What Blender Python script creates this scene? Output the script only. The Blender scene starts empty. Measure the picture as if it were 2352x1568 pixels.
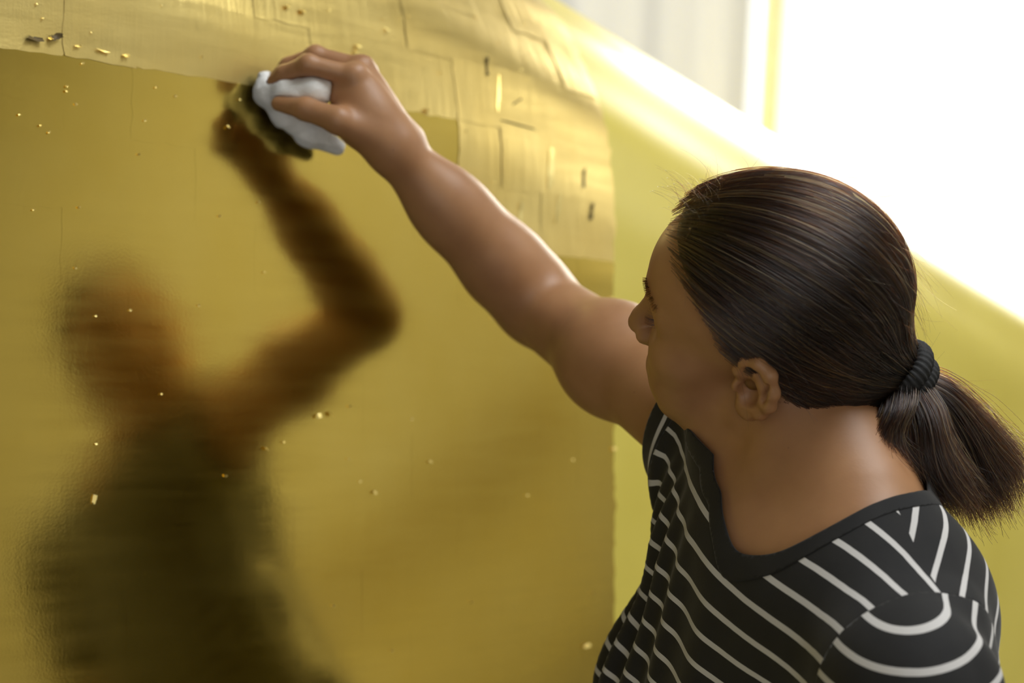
import bpy, bmesh, math, random
import numpy as np
import openvdb
from mathutils import Vector, Matrix, noise

rng = np.random.default_rng(7)
random.seed(7)
C = bpy.context.scene.collection
SC = bpy.context.scene

# ------------------------------------------------------------------ camera
FPX = 3920.0                      # focal length in pixels of the 2352 px wide frame
CAM_Z, PITCH = 2.05, math.radians(22)
cam_d = bpy.data.cameras.new('camera')
cam_d.sensor_width = 36.0
cam_d.lens = 36.0 * FPX / 2352
cam_d.clip_start = 0.05
cam = bpy.data.objects.new('camera', cam_d)
C.objects.link(cam)
cam.location = (0, 0, CAM_Z)
cam.rotation_euler = (math.pi / 2 - PITCH, 0, 0)
cam_d.dof.use_dof = True
cam_d.dof.focus_distance = 1.42
cam_d.dof.aperture_fstop = 3.6
SC.camera = cam

# ------------------------------------------------------------------ light
SC.view_settings.view_transform = 'Standard'
SC.view_settings.look = 'None'
SC.view_settings.gamma = 1
SC.view_settings.use_curve_mapping = False
SC.view_settings.exposure = 0.1
SC.cycles.use_denoising = True
SC.cycles.max_bounces = 8
SC.cycles.diffuse_bounces = 4
SC.cycles.sample_clamp_indirect = 6.0
SC.cycles.caustics_reflective = False

world = bpy.data.worlds.new('daylight')
SC.world = world
world.use_nodes = True
bg = world.node_tree.nodes['Background']
bg.inputs[0].default_value = (1.0, 0.98, 0.94, 1)
bg.inputs[1].default_value = 1.3


def area(name, loc, target, sx, sy, power, col):
    d = bpy.data.lights.new(name, 'AREA')
    d.shape = 'RECTANGLE'
    d.size, d.size_y = sx, sy
    d.energy = power
    d.color = col
    o = bpy.data.objects.new(name, d)
    C.objects.link(o)
    o.location = loc
    o.rotation_euler = (Vector(target) - Vector(loc)).to_track_quat('-Z', 'Y').to_euler()
    return o


area('window_daylight', (0.65, 4.75, 0.9), (0.65, 0, 0.9), 2.7, 1.7, 140, (1.0, 0.97, 0.9))
area('front_fill', (-0.2, -3.1, 2.9), (0.2, 1.4, 1.3), 3.2, 1.7, 7, (0.92, 0.96, 1.0))  # added fill from behind the camera, through an unseen opening
area('overhead_fill', (1.8, 1.8, 4.45), (1.8, 1.8, 0), 2.2, 2.0, 104, (0.93, 0.97, 1.0))  # added overhead fill, out of view; lifts the primer and shoulder tops
area('side_fill', (4.75, 3.8, 2.0), (2.5, 3.0, 1.7), 0.8, 1.7, 9, (1.0, 0.97, 0.9))  # added fill, out of view; brightens the leaf towards its right edge
sun_d = bpy.data.lights.new('sun', 'SUN')
sun_d.energy = 0.6
sun_d.angle = math.radians(6)
sun_d.color = (1.0, 0.93, 0.8)
sun = bpy.data.objects.new('sun', sun_d)
C.objects.link(sun)
sun.rotation_euler = Vector((-0.36, -0.80, -0.04)).to_track_quat('-Z', 'Y').to_euler()

# ------------------------------------------------------------------ helpers
cp, sp = math.cos(PITCH), math.sin(PITCH)
UPV = np.array([0, cp, -sp])      # world up in view axes (x right, y up, z away from camera)


def to_world(p):
    p = np.asarray(p, dtype=float)
    x, y, z = p[..., 0], p[..., 1], p[..., 2]
    return np.stack([x, y * sp + z * cp, CAM_Z + y * cp - z * sp], -1)


def ray(px, py, z):
    return np.array([(px - 1176) / FPX * z, -(py - 784) / FPX * z, z])


def tag(o, label=None, cat=None, group=None, kind=None):
    if label: o['label'] = label
    if cat: o['category'] = cat
    if group: o['group'] = group
    if kind: o['kind'] = kind
    return o


def link(name, me, mats=None, parent=None):
    o = bpy.data.objects.new(name, me)
    C.objects.link(o)
    for m in (mats if isinstance(mats, (list, tuple)) else [mats] if mats else []):
        me.materials.append(m)
    if parent: o.parent = parent
    return o


def mesh_np(name, v, faces, mat, parent=None, smooth=True, attrs=None):
    me = bpy.data.meshes.new(name)
    me.from_pydata([tuple(map(float, a)) for a in v], [], [tuple(map(int, f)) for f in faces])
    me.update()
    if smooth:
        me.polygons.foreach_set('use_smooth', np.ones(len(me.polygons), dtype=bool))
    for k, a in (attrs or {}).items():
        at = me.attributes.new(k, 'FLOAT', 'POINT')
        at.data.foreach_set('value', np.asarray(a, dtype=np.float32))
    return link(name, me, mat, parent)


def from_bm(name, bm, mat, parent=None, smooth=False):
    bmesh.ops.recalc_face_normals(bm, faces=bm.faces)
    me = bpy.data.meshes.new(name)
    bm.to_mesh(me)
    bm.free()
    if smooth:
        me.polygons.foreach_set('use_smooth', np.ones(len(me.polygons), dtype=bool))
    return link(name, me, mat, parent)


def add_box(bm, lo, hi, bevel=0.0):
    r = bmesh.ops.create_cube(bm, size=1)
    lo, hi = Vector(lo), Vector(hi)
    for v in r['verts']:
        v.co = Vector(((lo.x + hi.x) / 2 + v.co.x * (hi.x - lo.x), (lo.y + hi.y) / 2 + v.co.y * (hi.y - lo.y), (lo.z + hi.z) / 2 + v.co.z * (hi.z - lo.z)))
    if bevel:
        es = list({e for v in r['verts'] for e in v.link_edges})
        bmesh.ops.bevel(bm, geom=es, offset=bevel, segments=2, affect='EDGES')


def box(name, lo, hi, mat, parent=None, bevel=0.0):
    bm = bmesh.new()
    add_box(bm, lo, hi, bevel)
    return from_bm(name, bm, mat, parent)


# ------------------------------------------------------------------ materials
class NT:
    def __init__(s, name):
        s.m = bpy.data.materials.new(name)
        s.m.use_nodes = True
        s.t = s.m.node_tree
        s.b = s.t.nodes['Principled BSDF']
        s.out = s.t.nodes['Material Output']

    def n(s, typ, **kw):
        x = s.t.nodes.new(typ)
        for k, v in kw.items():
            if k.startswith('i_'):
                key = k[2:]
                x.inputs[int(key) if key.isdigit() else key.replace('_', ' ')].default_value = v
            else:
                setattr(x, k, v)
        return x

    def l(s, a, b):
        s.t.links.new(a, b)

    def coords(s, scale=(1, 1, 1), rot=(0, 0, 0)):
        tc = s.n('ShaderNodeTexCoord')
        mp = s.n('ShaderNodeMapping')
        mp.inputs['Scale'].default_value = scale
        mp.inputs['Rotation'].default_value = rot
        s.l(tc.outputs['Object'], mp.inputs['Vector'])
        return mp.outputs['Vector']

    def noise(s, vec, scale, detail=3, rough=0.5):
        x = s.n('ShaderNodeTexNoise')
        x.inputs['Scale'].default_value = scale
        x.inputs['Detail'].default_value = detail
        x.inputs['Roughness'].default_value = rough
        s.l(vec, x.inputs['Vector'])
        return x.outputs['Fac']

    def ramp(s, fac, stops):
        x = s.n('ShaderNodeValToRGB')
        e = x.color_ramp.elements
        while len(e) < len(stops): e.new(0.5)
        for i, (p, c) in enumerate(stops):
            e[i].position = p
            e[i].color = (*c, 1) if len(c) == 3 else c
        s.l(fac, x.inputs['Fac'])
        return x.outputs['Color']

    def rng(s, fac, a, b, c=0.0, d=1.0):
        x = s.n('ShaderNodeMapRange')
        x.inputs['From Min'].default_value = c
        x.inputs['From Max'].default_value = d
        x.inputs['To Min'].default_value = a
        x.inputs['To Max'].default_value = b
        s.l(fac, x.inputs['Value'])
        return x.outputs['Result']

    def bump(s, h, strength, dist=0.001, prev=None):
        x = s.n('ShaderNodeBump')
        x.inputs['Strength'].default_value = strength
        x.inputs['Distance'].default_value = dist
        s.l(h, x.inputs['Height'])
        if prev: s.l(prev, x.inputs['Normal'])
        return x.outputs['Normal']

    def set(s, **kw):
        for k, v in kw.items():
            s.b.inputs[k.replace('_', ' ')].default_value = v
        return s


def simple(name, col, rough=0.7, nscale=20, var=0.08, bump=0.1, bdist=0.002, **kw):
    t = NT(name)
    v = t.coords()
    f = t.noise(v, nscale, 4)
    lo = tuple(c * (1 - var) for c in col)
    hi = tuple(min(1, c * (1 + var)) for c in col)
    t.l(t.ramp(f, [(0.3, lo), (0.7, hi)]), t.b.inputs['Base Color'])
    t.set(Roughness=rough, **kw)
    if bump: t.l(t.bump(f, bump, bdist), t.b.inputs['Normal'])
    return t.m


M_wall = simple('painted_plaster', (0.50, 0.47, 0.42), 0.9, 6, 0.03, 0.05)
M_white = simple('whitewashed_plaster', (0.66, 0.63, 0.56), 0.9, 6, 0.03, 0.05)
M_floor = simple('concrete_floor', (0.20, 0.185, 0.15), 0.7, 9, 0.15, 0.15)
M_ceil = simple('ceiling_paint', (0.55, 0.53, 0.49), 0.9, 6, 0.03, 0.05)
M_frame = simple('window_paint', (0.85, 0.76, 0.45), 0.5, 15, 0.04, 0.03)
M_trouser = simple('dark_denim', (0.02, 0.024, 0.035), 0.85, 160, 0.3, 0.3)
M_refl_dark = simple('reflection_tone_dark', (0.52, 0.46, 0.32), 0.6, 5, 0.2, 0.1)  # this and the next two: tones chosen for the gold's reflection
M_refl_board = simple('reflection_tone_board', (0.44, 0.38, 0.25), 0.6, 5, 0.2, 0.1)
M_refl_light = simple('reflection_tone_light', (0.68, 0.62, 0.46), 0.8, 6, 0.04, 0.05)
M_shoe = simple('black_rubber', (0.02, 0.02, 0.02), 0.5, 60, 0.2, 0.2)


def mat_glass():
    t = NT('window_glass')
    tr = t.n('ShaderNodeBsdfTransparent')
    tr.inputs[0].default_value = (0.97, 0.98, 0.97, 1)
    gl = t.n('ShaderNodeBsdfGlossy')
    gl.inputs['Roughness'].default_value = 0.02
    fr = t.n('ShaderNodeFresnel')
    fr.inputs['IOR'].default_value = 1.45
    mx = t.n('ShaderNodeMixShader')
    t.l(fr.outputs[0], mx.inputs[0]); t.l(tr.outputs[0], mx.inputs[1]); t.l(gl.outputs[0], mx.inputs[2])
    t.l(mx.outputs[0], t.out.inputs['Surface'])
    return t.m


def mat_curtain():
    t = NT('white_curtain')
    tl = t.n('ShaderNodeBsdfTranslucent')
    tl.inputs[0].default_value = (0.27, 0.26, 0.25, 1)
    df = t.n('ShaderNodeBsdfDiffuse')
    df.inputs[0].default_value = (0.8, 0.79, 0.77, 1)
    v = t.coords((1, 1, 0.02))
    f = t.noise(v, 14, 2)
    t.l(t.ramp(f, [(0.3, (0.10, 0.098, 0.095)), (0.7, (0.115, 0.113, 0.11))]), tl.inputs[0])
    ad = t.n('ShaderNodeAddShader')
    t.l(tl.outputs[0], ad.inputs[0]); t.l(df.outputs[0], ad.inputs[1])
    t.l(ad.outputs[0], t.out.inputs['Surface'])
    df.inputs[0].default_value = (0.5, 0.49, 0.48, 1)
    return t.m


M_glass, M_curtain = mat_glass(), mat_curtain()


def mat_primer():
    t = NT('yellow_primer')
    v = t.coords((1, 1, 1))
    f = t.noise(v, 5, 3)
    t.l(t.ramp(f, [(0.3, (0.70, 0.57, 0.085)), (0.7, (0.76, 0.63, 0.11))]), t.b.inputs['Base Color'])
    t.set(Roughness=0.38)
    t.b.inputs['Coat Weight'].default_value = 0.15
    t.b.inputs['Coat Roughness'].default_value = 0.22
    g = t.noise(v, 90, 3)
    t.l(t.bump(g, 0.05, 0.001), t.b.inputs['Normal'])
    return t.m


def mat_gold(name, cols, r0, r1, matte):
    t = NT(name)
    v = t.coords()
    big = t.noise(v, 7, 3)
    t.l(t.ramp(big, [(0.3, cols[0]), (0.7, cols[1])]), t.b.inputs['Base Color'])
    t.set(Metallic=1.0)
    # wiping marks: long soft streaks across the sheet
    v2 = t.coords((6, 60, 6), (0, 0, 0.06))
    st = t.noise(v2, 1.0, 4, 0.6)
    t.l(t.rng(st, r0, r1, 0.3, 0.7), t.b.inputs['Roughness'])
    fine = t.noise(v, 420, 2)
    v3 = t.coords((70, 7, 20), (0, 0, 0.03))
    wr = t.noise(v3, 1.0, 3, 0.6)
    nrm = t.bump(fine, 0.06 if not matte else 0.16, 0.0006)
    nrm = t.bump(wr, 0.035 if not matte else 0.22, 0.0012 if not matte else 0.003, nrm)
    t.l(nrm, t.b.inputs['Normal'])
    return t.m


M_primer = mat_primer()
M_gold = mat_gold('burnished_gold_leaf', [(0.92, 0.68, 0.14), (0.97, 0.74, 0.18)], 0.12, 0.19, False)
M_matte = mat_gold('unburnished_gold_leaf', [(0.92, 0.70, 0.23), (0.97, 0.77, 0.29)], 0.31, 0.40, True)
M_flake = mat_gold('loose_gold', [(1.0, 0.78, 0.26), (1.0, 0.83, 0.34)], 0.42, 0.52, False)


def mat_skin():
    t = NT('skin')
    v = t.coords()
    f = t.noise(v, 30, 4)
    col = t.ramp(f, [(0.25, (0.37, 0.180, 0.080)), (0.75, (0.44, 0.228, 0.105))])
    sp_ = t.n('ShaderNodeTexVoronoi')
    sp_.inputs['Scale'].default_value = 55
    t.l(v, sp_.inputs['Vector'])
    mk = t.noise(v, 17, 2)
    spot = t.n('ShaderNodeMath', operation='LESS_THAN', i_1=0.055)
    t.l(sp_.outputs['Distance'], spot.inputs[0])
    gate = t.n('ShaderNodeMath', operation='GREATER_THAN', i_1=0.56)
    t.l(mk, gate.inputs[0])
    mu = t.n('ShaderNodeMath', operation='MULTIPLY')
    t.l(spot.outputs[0], mu.inputs[0]); t.l(gate.outputs[0], mu.inputs[1])
    ml = t.n('ShaderNodeMath', operation='MULTIPLY', i_1=0.45)
    t.l(mu.outputs[0], ml.inputs[0])
    mx = t.n('ShaderNodeMix', data_type='RGBA')
    t.l(ml.outputs[0], mx.inputs['Factor'])
    t.l(col, mx.inputs['A'])
    mx.inputs['B'].default_value = (0.22, 0.09, 0.05, 1)
    t.l(mx.outputs['Result'], t.b.inputs['Base Color'])
    t.set(Roughness=0.48)
    t.b.inputs['Subsurface Weight'].default_value = 0.12
    t.b.inputs['Subsurface Radius'].default_value = (1.0, 0.35, 0.15)
    t.b.inputs['Subsurface Scale'].default_value = 0.006
    g = t.noise(v, 600, 3)
    g2 = t.noise(v, 120, 3)
    t.l(t.bump(g2, 0.12, 0.001, t.bump(g, 0.15, 0.0004)), t.b.inputs['Normal'])
    return t.m


def mat_shirt(name, striped):
    t = NT(name)
    v = t.coords()
    weave = t.noise(v, 900, 2)
    black = t.ramp(t.noise(v, 40, 3), [(0.3, (0.0075, 0.0072, 0.0075)), (0.7, (0.012, 0.0115, 0.011))])
    if striped:
        at1 = t.n('ShaderNodeAttribute', attribute_name='stripe')
        at2 = t.n('ShaderNodeAttribute', attribute_name='stripe_back')
        at3 = t.n('ShaderNodeAttribute', attribute_name='seam')
        gt = t.n('ShaderNodeMath', operation='GREATER_THAN', i_1=0.0)
        t.l(at3.outputs['Fac'], gt.inputs[0])
        at = t.n('ShaderNodeMix', data_type='FLOAT')
        t.l(gt.outputs[0], at.inputs[0]); t.l(at2.outputs['Fac'], at.inputs[2]); t.l(at1.outputs['Fac'], at.inputs[3])
        wob = t.noise(v, 25, 2)
        ad = t.n('ShaderNodeMath', operation='MULTIPLY_ADD', i_1=0.0012)
        t.l(wob, ad.inputs[0]); t.l(at.outputs[0], ad.inputs[2])
        dv = t.n('ShaderNodeMath', operation='DIVIDE', i_1=0.0265)
        t.l(ad.outputs[0], dv.inputs[0])
        fr = t.n('ShaderNodeMath', operation='FRACT')
        t.l(dv.outputs[0], fr.inputs[0])
        lt = t.n('ShaderNodeMath', operation='LESS_THAN', i_1=0.19)
        t.l(fr.outputs[0], lt.inputs[0])
        mx = t.n('ShaderNodeMix', data_type='RGBA')
        t.l(lt.outputs[0], mx.inputs['Factor'])
        t.l(black, mx.inputs['A'])
        mx.inputs['B'].default_value = (0.62, 0.60, 0.58, 1)
        t.l(mx.outputs['Result'], t.b.inputs['Base Color'])
    else:
        t.l(black, t.b.inputs['Base Color'])
    t.set(Roughness=0.85)
    t.b.inputs['Sheen Weight'].default_value = 0.12
    t.b.inputs['Sheen Roughness'].default_value = 0.4
    t.l(t.bump(weave, 0.25, 0.0005), t.b.inputs['Normal'])
    return t.m


def mat_hair():
    t = NT('dark_hair')
    h = t.n('ShaderNodeBsdfHairPrincipled')
    h.parametrization = 'MELANIN'
    h.inputs['Melanin'].default_value = 0.86
    h.inputs['Melanin Redness'].default_value = 0.25
    h.inputs['Roughness'].default_value = 0.22
    h.inputs['Radial Roughness'].default_value = 0.35
    h.inputs['Random Color'].default_value = 0.15
    h.inputs['IOR'].default_value = 1.75
    h.inputs['Random Roughness'].default_value = 0.3
    # a share of the strands is grey
    inf = t.n('ShaderNodeHairInfo')
    gt = t.n('ShaderNodeMath', operation='GREATER_THAN', i_1=0.88)
    t.l(inf.outputs['Random'], gt.inputs[0])
    mr = t.rng(gt.outputs[0], 0.86, 0.25)
    t.l(mr, h.inputs['Melanin'])
    t.l(h.outputs[0], t.out.inputs['Surface'])
    return t.m


M_skin = mat_skin()
M_shirt = mat_shirt('striped_cotton_jersey', True)
M_band = mat_shirt('black_cotton_jersey', False)
M_hairbase = simple('hair_mass', (0.014, 0.0095, 0.006), 0.6, 200, 0.3, 0.3)
M_hair = mat_hair()
M_elastic = simple('black_elastic', (0.012, 0.012, 0.012), 0.75, 500, 0.3, 0.3, 0.0005)
M_cotton = simple('cotton_wool', (0.92, 0.91, 0.88), 0.95, 220, 0.04, 0.5, 0.002)
M_eye = simple('eye_white', (0.75, 0.71, 0.66), 0.12, 50, 0.03, 0)
M_iris = simple('brown_iris', (0.05, 0.026, 0.012), 0.1, 200, 0.3, 0)

# ------------------------------------------------------------------ room
X0, X1, Y0, Y1, H = -3.2, 4.4, -2.8, 4.3, 4.2


def struct(o):
    o['kind'] = 'structure'
    return o


struct(box('floor', (X0, Y0, -0.1), (X1, Y1, 0), M_floor))
bm = bmesh.new()
for lo, hi in (((X0, Y0), (0.7, Y1)), ((2.9, Y0), (X1, Y1)), ((0.7, Y0), (2.9, 0.8)), ((0.7, 2.8), (2.9, Y1))):
    add_box(bm, (lo[0], lo[1], H), (hi[0], hi[1], H + 0.1))
struct(from_bm('ceiling', bm, M_ceil))
struct(box('wall_left', (X0 - 0.1, Y0, 0), (X0, Y1, H), M_wall))
bm = bmesh.new()
for lo, hi in (((X1, Y0, 0), (X1 + 0.1, 3.4, H)), ((X1, 4.2, 0), (X1 + 0.1, Y1, H)), ((X1, 3.4, 0), (X1 + 0.1, 4.2, 1.2)), ((X1, 3.4, 2.9), (X1 + 0.1, 4.2, H))):
    add_box(bm, lo, hi)
struct(from_bm('wall_right', bm, M_white))
bm = bmesh.new()
for lo, hi in (((X0, Y0 - 0.1, 0), (-1.9, Y0, H)), ((1.5, Y0 - 0.1, 0), (X1, Y0, H)), ((-1.9, Y0 - 0.1, 0), (1.5, Y0, 2.0)), ((-1.9, Y0 - 0.1, 3.85), (1.5, Y0, H))):
    add_box(bm, lo, hi)
struct(from_bm('wall_front', bm, M_wall))
struct(box('reflection_panel_1', (X1 - 0.02, Y0, 0), (X1, 2.65, 0.74), M_refl_light))  # unseen panel, added to keep the foot of the gold's reflection lighter
dark_panel = struct(box('reflection_panel_2', (X1 - 0.02, Y0, 0.74), (X1, 2.65, 1.10), M_refl_dark))  # unseen band, added to darken the lower part of the gold's reflection
for k in range(25):
    y = Y0 + 0.03 + k * 0.215
    box('reflection_board', (X1 - 0.045, y, 0.76), (X1 - 0.02, y + 0.15, 1.08), M_refl_board, dark_panel, 0.004)  # added, unseen: break that reflection into vertical bands
WX0, WX1, WZ0, WZ1 = -0.6, 1.95, 0.06, 1.95
bm = bmesh.new()
add_box(bm, (X0, Y1, 0), (WX0, Y1 + 0.2, H))
add_box(bm, (WX1, Y1, 0), (X1, Y1 + 0.2, H))
add_box(bm, (WX0, Y1, 0), (WX1, Y1 + 0.2, WZ0))
add_box(bm, (WX0, Y1, WZ1), (WX1, Y1 + 0.2, H))
struct(from_bm('wall_back', bm, M_wall))
win = struct(tag(bpy.data.objects.new('window_1', None)))
C.objects.link(win)
win.location = (0, Y1 + 0.1, WZ0)


def wpart(name, lo, hi, mat):
    o = box(name, lo, hi, mat, None, 0.004)
    o.parent = win
    o.matrix_parent_inverse = Matrix.Translation(-Vector(win.location))
    return o


bm = bmesh.new()
for lo, hi in [((WX0, Y1 + 0.06, WZ0), (WX0 + 0.05, Y1 + 0.14, WZ1)), ((WX1 - 0.05, Y1 + 0.06, WZ0), (WX1, Y1 + 0.14, WZ1)),
               ((WX0, Y1 + 0.06, WZ0), (WX1, Y1 + 0.14, WZ0 + 0.05)), ((WX0, Y1 + 0.06, WZ1 - 0.05), (WX1, Y1 + 0.14, WZ1))]:
    add_box(bm, lo, hi, 0.004)
fo = from_bm('frame', bm, M_frame)
fo.parent = win; fo.matrix_parent_inverse = Matrix.Translation(-Vector(win.location))
mull = [0.672]
for x in mull:
    wpart('mullion', (x - 0.022, Y1 + 0.07, WZ0), (x + 0.022, Y1 + 0.13, WZ1), M_frame)
edges = [WX0] + mull + [WX1]
for a, b in zip(edges[:-1], edges[1:]):
    wpart('pane', (a + 0.005, Y1 + 0.098, WZ0 + 0.02), (b - 0.005, Y1 + 0.102, WZ1 - 0.02), M_glass)
# curtain: hanging cloth with soft vertical folds
nx, nz = 90, 12
cv, cf = [], []
for j in range(nz + 1):
    for i in range(nx + 1):
        x = -0.75 + (0.585 + 0.75) * i / nx
        cv.append((x, Y1 - 0.10 + 0.012 * math.sin(x * 26) + 0.006 * math.sin(x * 61 + 1), 0.03 + 2.02 * j / nz))
for j in range(nz):
    for i in range(nx):
        a = j * (nx + 1) + i
        cf.append((a, a + 1, a + nx + 2, a + nx + 1))
cur = mesh_np('curtain', cv, cf, M_curtain)
tag(cur, 'plain white curtain hanging flat beside the bright window', 'curtain')
bm = bmesh.new()
bmesh.ops.create_cone(bm, cap_ends=True, segments=16, radius1=0.012, radius2=0.012, depth=1.55,
                      matrix=Matrix.Translation((-0.08, Y1 - 0.10, 2.055)) @ Matrix.Rotation(math.pi / 2, 4, 'Y'))
rod = from_bm('rod', bm, M_frame, cur)

# ------------------------------------------------------------------ gilded shell
NRM = np.array([0.6920, 0.02974, -0.7213]); NRM /= np.linalg.norm(NRM)
P0 = ray(600, 215, 1.7125)
UU = np.array([1, 0, 0]) - NRM * NRM[0]; UU /= np.linalg.norm(UU)
VV = np.array([0, 1, 0]) - NRM * NRM[1]; VV -= UU * (VV @ UU); VV /= np.linalg.norm(VV)
wP = to_world(P0)
ax = [to_world(P0 + a) - wP for a in (UU, VV, NRM)]
SHELL = Matrix(((ax[0][0], ax[1][0], ax[2][0], wP[0]), (ax[0][1], ax[1][1], ax[2][1], wP[1]),
                (ax[0][2], ax[1][2], ax[2][2], wP[2]), (0, 0, 0, 1)))
MU, MV = math.sin(0.178), math.cos(0.178)
S1, RR, TH = 0.0336, 0.375, 2.3
RU = 4.5                          # gentle swell of the whole shell from side to side
S0, RB = -0.95, 0.70              # below this the shell curves back under, like an egg


def shell_pt(u, v, off=0.0):
    """(u, v) measured along the surface -> local point, pushed out by off"""
    sg = u * MU + v * MV
    ta = u * MV - v * MU
    th = np.clip((sg - S1) / RR, 0, TH)
    ex = np.maximum(sg - S1 - RR * TH, 0)
    lo_ = np.clip((S0 - sg) / RB, 0, 0.95); el = np.maximum(S0 - sg - RB * 0.95, 0)
    s = np.where(sg < S1, sg, S1 + RR * np.sin(th)) + ex * np.cos(TH)
    w = -RR * (1 - np.cos(th)) - ex * np.sin(TH)
    s = np.where(sg < S0, S0 - RB * np.sin(lo_) - el * math.cos(0.95), s)
    w = w - RB * (1 - np.cos(lo_)) - el * math.sin(0.95)
    # slow swell of the hand-made surface, stronger on the rolled rim
    amp = np.clip((sg + 0.05) / 0.2, 0, 1)
    w = w + 0.0022 * amp * np.sin(sg * 46 + ta * 2.0) * np.cos(th)
    s = s + 0.0022 * amp * np.sin(sg * 46 + ta * 2.0) * np.sin(th)
    s = s + off * np.sin(th)
    w = w + off * np.cos(th)
    x = s * MU + ta * MV
    xc = np.clip(x, -0.8, 0.7)
    w = w - xc ** 2 / (2 * RU) - (x - xc) * xc / RU
    return np.stack([x, s * MV - ta * MU, w], -1)


ns, nt = 150, 120
sig = np.concatenate([np.linspace(-2.9, -0.1, 60), np.linspace(-0.09, S1 + RR * TH + 0.35, ns - 60)])
tau = np.linspace(-1.7, 3.0, nt)
SG, TA = np.meshgrid(sig, tau, indexing='ij')
# u = sg*MU + ta*MV , v = sg*MV - ta*MU
pts = shell_pt(SG * MU + TA * MV, SG * MV - TA * MU).reshape(-1, 3)
bm = bmesh.new()
bv = [bm.verts.new(p) for p in pts]
for i in range(ns - 1):
    for j in range(nt - 1):
        bm.faces.new((bv[i * nt + j], bv[i * nt + j + 1], bv[(i + 1) * nt + j + 1], bv[(i + 1) * nt + j]))
inv = SHELL.inverted()
bmesh.ops.bisect_plane(bm, geom=bm.verts[:] + bm.edges[:] + bm.faces[:], plane_co=inv @ Vector((0, 0, 0.0)),
                       plane_no=inv.to_3x3() @ Vector((0, 0, -1)), clear_outer=True)
bm.normal_update()
if sum(f.normal.z for f in bm.faces) < 0:
    bmesh.ops.reverse_faces(bm, faces=bm.faces[:])
me = bpy.data.meshes.new('gilded_shell')
bm.to_mesh(me); bm.free()
me.polygons.foreach_set('use_smooth', np.ones(len(me.polygons), dtype=bool))
shell = link('gilded_shell', me, M_primer)
shell.matrix_world = SHELL
sd = shell.modifiers.new('thickness', 'SOLIDIFY')
sd.thickness = 0.02; sd.offset = -1
tag(shell, 'huge curved yellow-primed shell, its left part covered with gold leaf', 'sculpture')

PITCH_LEAF = 0.07
U_EDGE = 0.556
for r in range(-10, 8):
    v0 = 0.01 + r * PITCH_LEAF
    for c in range(14):
        u1 = U_EDGE - c * PITCH_LEAF
        u0 = u1 - PITCH_LEAF
        uc, vc = (u0 + u1) / 2, v0 + PITCH_LEAF / 2
        if uc * MU + vc * MV > S1 + RR * 1.6: continue
        matte = vc > 0.01 or (uc > 0.31 and vc > -0.13)
        n = 7
        o1 = 0.0032
        jit = rng.normal(0, 0.0008, (4, n))
        gu, gv = np.meshgrid(np.linspace(0, 1, n), np.linspace(0, 1, n), indexing='ij')
        uu = u0 - o1 + gu * (PITCH_LEAF + o1)
        vv = v0 - o1 + gv * (PITCH_LEAF + o1)
        uu[0, :] += jit[0]; uu[-1, :] += jit[1] * (2.2 if c == 0 else 1)
        vv[:, 0] += jit[2]; vv[:, -1] += jit[3]
        tilt = rng.normal(0, 0.0008 if not matte else 0.003, 2)
        off = 0.0006 + (0.00012 if matte else 0.000018) * ((r * 5 + c * 2) % 7) + tilt[0] * (uu - uc) + tilt[1] * (vv - vc)
        if matte:
            off = off + 0.0003 * rng.random((n, n))
            off[0, :] += 0.0001
        off = np.maximum(off, 0.0003)
        p = shell_pt(uu, vv, off).reshape(-1, 3)
        fs = [(i * n + j, (i + 1) * n + j, (i + 1) * n + j + 1, i * n + j + 1) for i in range(n - 1) for j in range(n - 1)]
        mesh_np('gold_leaf', p, fs, M_matte if matte else M_gold, shell)


def plane_uv(px, py):
    d = ray(px, py, 1.0)
    q = d * ((P0 @ NRM) / (d @ NRM)) - P0
    return np.array([q @ UU, q @ VV])


def px_uv(px, py):
    """place on the curved shell seen along a line of sight"""
    uv = plane_uv(px, py); goal = uv.copy()
    for _ in range(25):
        l = shell_pt(np.array(uv[0]), np.array(uv[1]))
        p = P0 + l[0] * UU + l[1] * VV + l[2] * NRM
        uv = uv + 0.7 * (goal - plane_uv(1176 + FPX * p[0] / p[2], 784 - FPX * p[1] / p[2]))
    return uv[0], uv[1]


# loose crumbs and lifted strips of leaf, where the leaf has torn or not been wiped off
def flake(px, py, L, W, ang, lift, curl, mat):
    u, v = px_uv(px, py)
    n = 5
    g = np.linspace(-0.5, 0.5, n)
    a, b = np.meshgrid(g, g, indexing='ij')
    wob = rng.normal(0, 0.08, (n, n))
    du = (a + wob) * L
    dv = (b + rng.normal(0, 0.08, (n, n))) * W
    ca, sa = math.cos(ang), math.sin(ang)
    off = 0.0020 + lift * (0.5 - b) + curl * (a * 2) ** 2 + rng.normal(0, 0.0003, (n, n))
    p = shell_pt(u + du * ca - dv * sa, v + du * sa + dv * ca, off).reshape(-1, 3)
    fs = [(i * n + j, (i + 1) * n + j, (i + 1) * n + j + 1, i * n + j + 1) for i in range(n - 1) for j in range(n - 1)]
    mesh_np('loose_flake', p, fs, mat, shell)


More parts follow.
